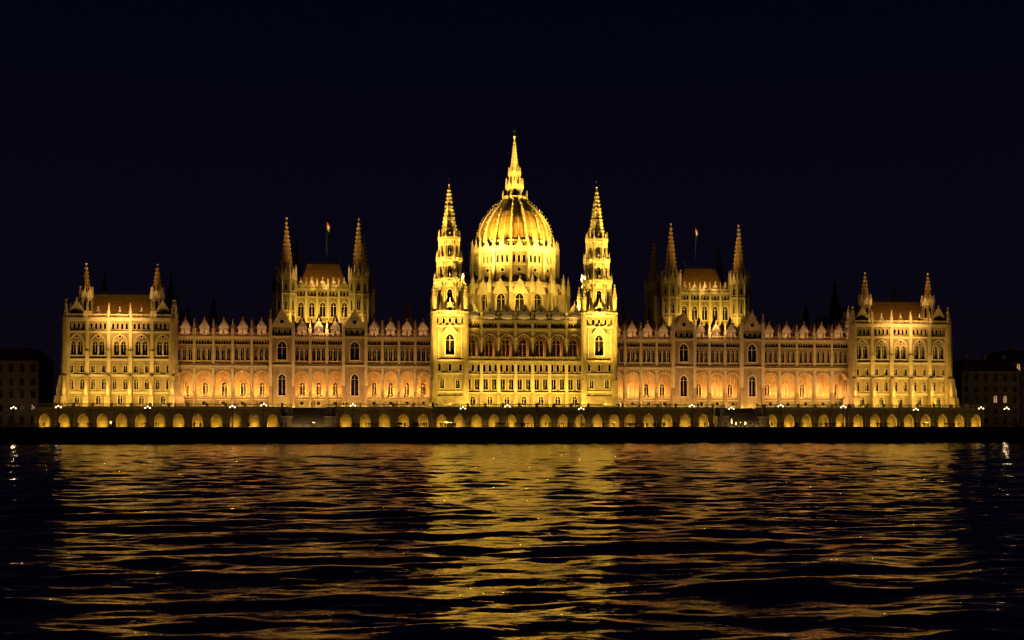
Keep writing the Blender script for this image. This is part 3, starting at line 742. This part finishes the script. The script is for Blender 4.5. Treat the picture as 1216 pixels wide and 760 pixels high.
Z=np.zeros_like(X); DY=dy[:,None]*np.ones_like(X); DX=(half/NC*2)[:,None]*np.ones_like(X)
for i in range(80):
    lam=math.exp(rs.uniform(math.log(.75),math.log(8)))
    ang=PI/2+rs.normal(0,.46)+.12
    k=2*PI/lam; kx,ky=k*math.cos(ang),k*math.sin(ang)
    slope=.0255*(1.0 if lam<3 else .85)
    att=np.clip((lam/abs(math.sin(ang))/DY-2.0)/1.5,0,1)*np.clip((lam/max(.05,abs(math.cos(ang)))/DX-2.0)/1.5,0,1)
    ph=kx*X+ky*Y+rs.uniform(0,2*PI)
    Z+=slope/k*att*np.sin(ph+.6*np.sin(X*.17+i)+.5*np.sin(Y*.11+i*2))*(0.7+.5*np.sin(X*.035*(1+i%3)+Y*.05+i))
Z[-1,:]=0
co=np.stack([X,Y,Z],-1).reshape(-1,3)
idx=np.arange(NR*NC).reshape(NR,NC)
fa=np.stack([idx[:-1,:-1],idx[:-1,1:],idx[1:,1:],idx[1:,:-1]],-1).reshape(-1,4)
me=bpy.data.meshes.new('river_water'); me.vertices.add(len(co)); me.vertices.foreach_set('co',co.astype(np.float32).ravel())
me.loops.add(fa.size); me.loops.foreach_set('vertex_index',fa.astype(np.int32).ravel())
me.polygons.add(len(fa)); me.polygons.foreach_set('loop_start',np.arange(0,fa.size,4,dtype=np.int32))
me.polygons.foreach_set('use_smooth',np.ones(len(fa),dtype=bool)); me.update(calc_edges=True); me.materials.append(M_W)
wo=bpy.data.objects.new('river_water',me); scene.collection.objects.link(wo)
o=sheet('river_surface',-3000,3000,-2000,-26,-0.6,M_W)

# ------------------------------------------------------------------ lights
def area(name,loc,tgt,sx,sy,p,col,spread=170):
    l=bpy.data.lights.new(name,'AREA'); l.shape='RECTANGLE'; l.size=sx; l.size_y=sy; l.energy=p*1.3; l.color=col; l.spread=math.radians(spread)
    o=bpy.data.objects.new(name,l); scene.collection.objects.link(o); o.location=loc
    d=Vector(tgt)-Vector(loc); o.rotation_euler=d.to_track_quat('-Z','Y').to_euler(); return o
YE=(1.0,0.60,0.075); YG=(1.0,0.60,0.075); OR=(1.0,0.38,0.06); PK=(1.0,0.47,0.13)
area('floodlight',(0,-14.5,10.2),(0,-8,24),36,.5,6000,YE)
area('floodlight',(0,-11.2,9.9),(0,-8,12),34,.2,600,YE)
for sg in (-1,1):
    cx=sg*21.7
    area('floodlight',(cx,-18.2,10.2),(cx,-9,28),9,.6,1700,YE)
    area('floodlight',(sg*23,-24.5,5.5),(cx,-6,60),2.5,2.5,6800,YG,40)
    area('floodlight',(sg*62,-23.5,5.3),(cx,-6,66),2,2,5000,YG,24)
    area('floodlight',(sg*1.5,-7.4,41),(cx,-6,66),1.5,1.5,1300,YG,40)
    area('floodlight',(cx,-11.1,37.0),(cx,-8,45),7,.25,320,YG)
    area('floodlight',(cx,-10.0,46.4),(cx,-8.3,52),5,.2,130,YG)
    area('floodlight',(cx,-9.4,52.6),(cx,-7.2,62),5,.2,210,YG)
    # wings
    area('floodlight',(sg*63.5,-8.5,10.1),(sg*63.5,0,28),74,.5,6600,PK)
    area('floodlight',(sg*63.5,-2.6,9.95),(sg*63.5,0,11.3),74,.15,1100,(1,.58,.09))
    for a,b_ in ((26.5,45.7),(52.3,66.7),(73.3,100.6)):
        area('floodlight',(sg*(a+b_)/2,1.1,12.6),(sg*(a+b_)/2,3.6,17.5),(b_-a),.3,(b_-a)*140,OR)
        area('floodlight',(sg*(a+b_)/2,.35,30.9),(sg*(a+b_)/2,2.2,35),(b_-a),.2,(b_-a)*18,(1,.5,.2))
    # end pavilions
    area('floodlight',(sg*115.6,-12.5,10.2),(sg*115.6,-3,26),31,.5,5800,(1,.56,.09))
    area('floodlight',(sg*115.6,-8,9.95),(sg*115.6,-3,12),31,.2,700,(1,.6,.08))
    area('floodlight',(sg*115.6,-2.2,36.0),(sg*115.6,2,44),24,.3,450,(1,.52,.1))
    area('floodlight',(sg*115.6,-24.4,5.3),(sg*115.6,0,48),3,1,2600,(1,.52,.12),32)
    area('floodlight',(sg*98,-6,12),(sg*101,6,24),1,1,80,PK)
    # chamber blocks
    area('floodlight',(sg*58.75,6.5,35.6),(sg*58.75,13,47),26,.5,2500,YG)
    area('floodlight',(sg*58.75,12.8,46.4),(sg*58.75,16,51),14,.3,330,(1,.55,.1))
    area('floodlight',(sg*58.75,-24.4,5.3),(sg*58.75,12,62),3,1,4800,(1,.54,.13),21)
# loggia of central block
area('floodlight',(0,-6.6,24.8),(0,-4.4,29.5),34,.3,700,OR)
area('floodlight',(0,-8.3,35.6),(0,-7.4,39),34,.15,320,(1,.62,.2))
# dome
for x,p in ((-15,2500),(0,1900),(15,2500)):
    area('floodlight',(x,-4.5,39.0),(x*.3,15,56),6,1,p,YG,130)
for sg in (-1,1):
    area('floodlight',(sg*17.6,-6,47.5),(sg*2,13,68),2.5,1.5,8200,(1,.60,.08),60)
    area('floodlight',(sg*17.6,-6,45.5),(0,17,84),2,1.5,3200,YG,34)
area('floodlight',(0,6.2,58.2),(0,9,66),10,.3,350,(1,.58,.08))
# niche lamps in terrace wall
for (x,y) in niches:
    l=bpy.data.lights.new('niche_light','POINT'); l.energy=260; l.color=(1,.57,.05); l.shadow_soft_size=.1
    o=bpy.data.objects.new('niche_light',l); scene.collection.objects.link(o); o.location=(x,y+.1,4.45)
for sg in (-1,1):
    area('floodlight',(sg*61.5,-24.6,4.5),(sg*61.5,-16,8),12,.2,130,(1,.6,.2))  # added fill light, no fixture, keeps the stairs from going black
    area('floodlight',(sg*68,-20.5,4.2),(sg*68,-16.2,10.4),136,.2,330,(1,.6,.1))

# ------------------------------------------------------------------ world
w=bpy.data.worlds.new('World'); scene.world=w; w.use_nodes=True; nt=w.node_tree; nt.nodes.clear()
out=nt.nodes.new('ShaderNodeOutputWorld'); bg_=nt.nodes.new('ShaderNodeBackground'); tc=nt.nodes.new('ShaderNodeTexCoord'); sx=nt.nodes.new('ShaderNodeSeparateXYZ')
nt.links.new(tc.outputs['Generated'],sx.inputs[0])
r=ramp(nt,[(0.0,(0.0034,0.0023,0.0052)),(0.12,(0.0022,0.0017,0.0056)),(0.35,(0.0009,0.0011,0.0056)),(1.0,(0.0005,0.0006,0.003))])
nt.links.new(sx.outputs['Z'],r.inputs[0]); nt.links.new(r.outputs[0],bg_.inputs[0]); bg_.inputs[1].default_value=1.0
nt.links.new(bg_.outputs[0],out.inputs[0])

# ------------------------------------------------------------------ camera
cam=bpy.data.cameras.new('camera'); co_=bpy.data.objects.new('camera',cam); scene.collection.objects.link(co_)
th=math.radians(6)
co_.location=(-44.45,-397.5,5.0); co_.rotation_euler=(PI/2,0,-th)
cam.sensor_width=36; cam.lens=36*1600/1216; cam.shift_y=124/1216; cam.clip_end=9000; cam.clip_start=.5
scene.camera=co_
scene.view_settings.view_transform='Standard'; scene.view_settings.look='None'; scene.view_settings.exposure=0
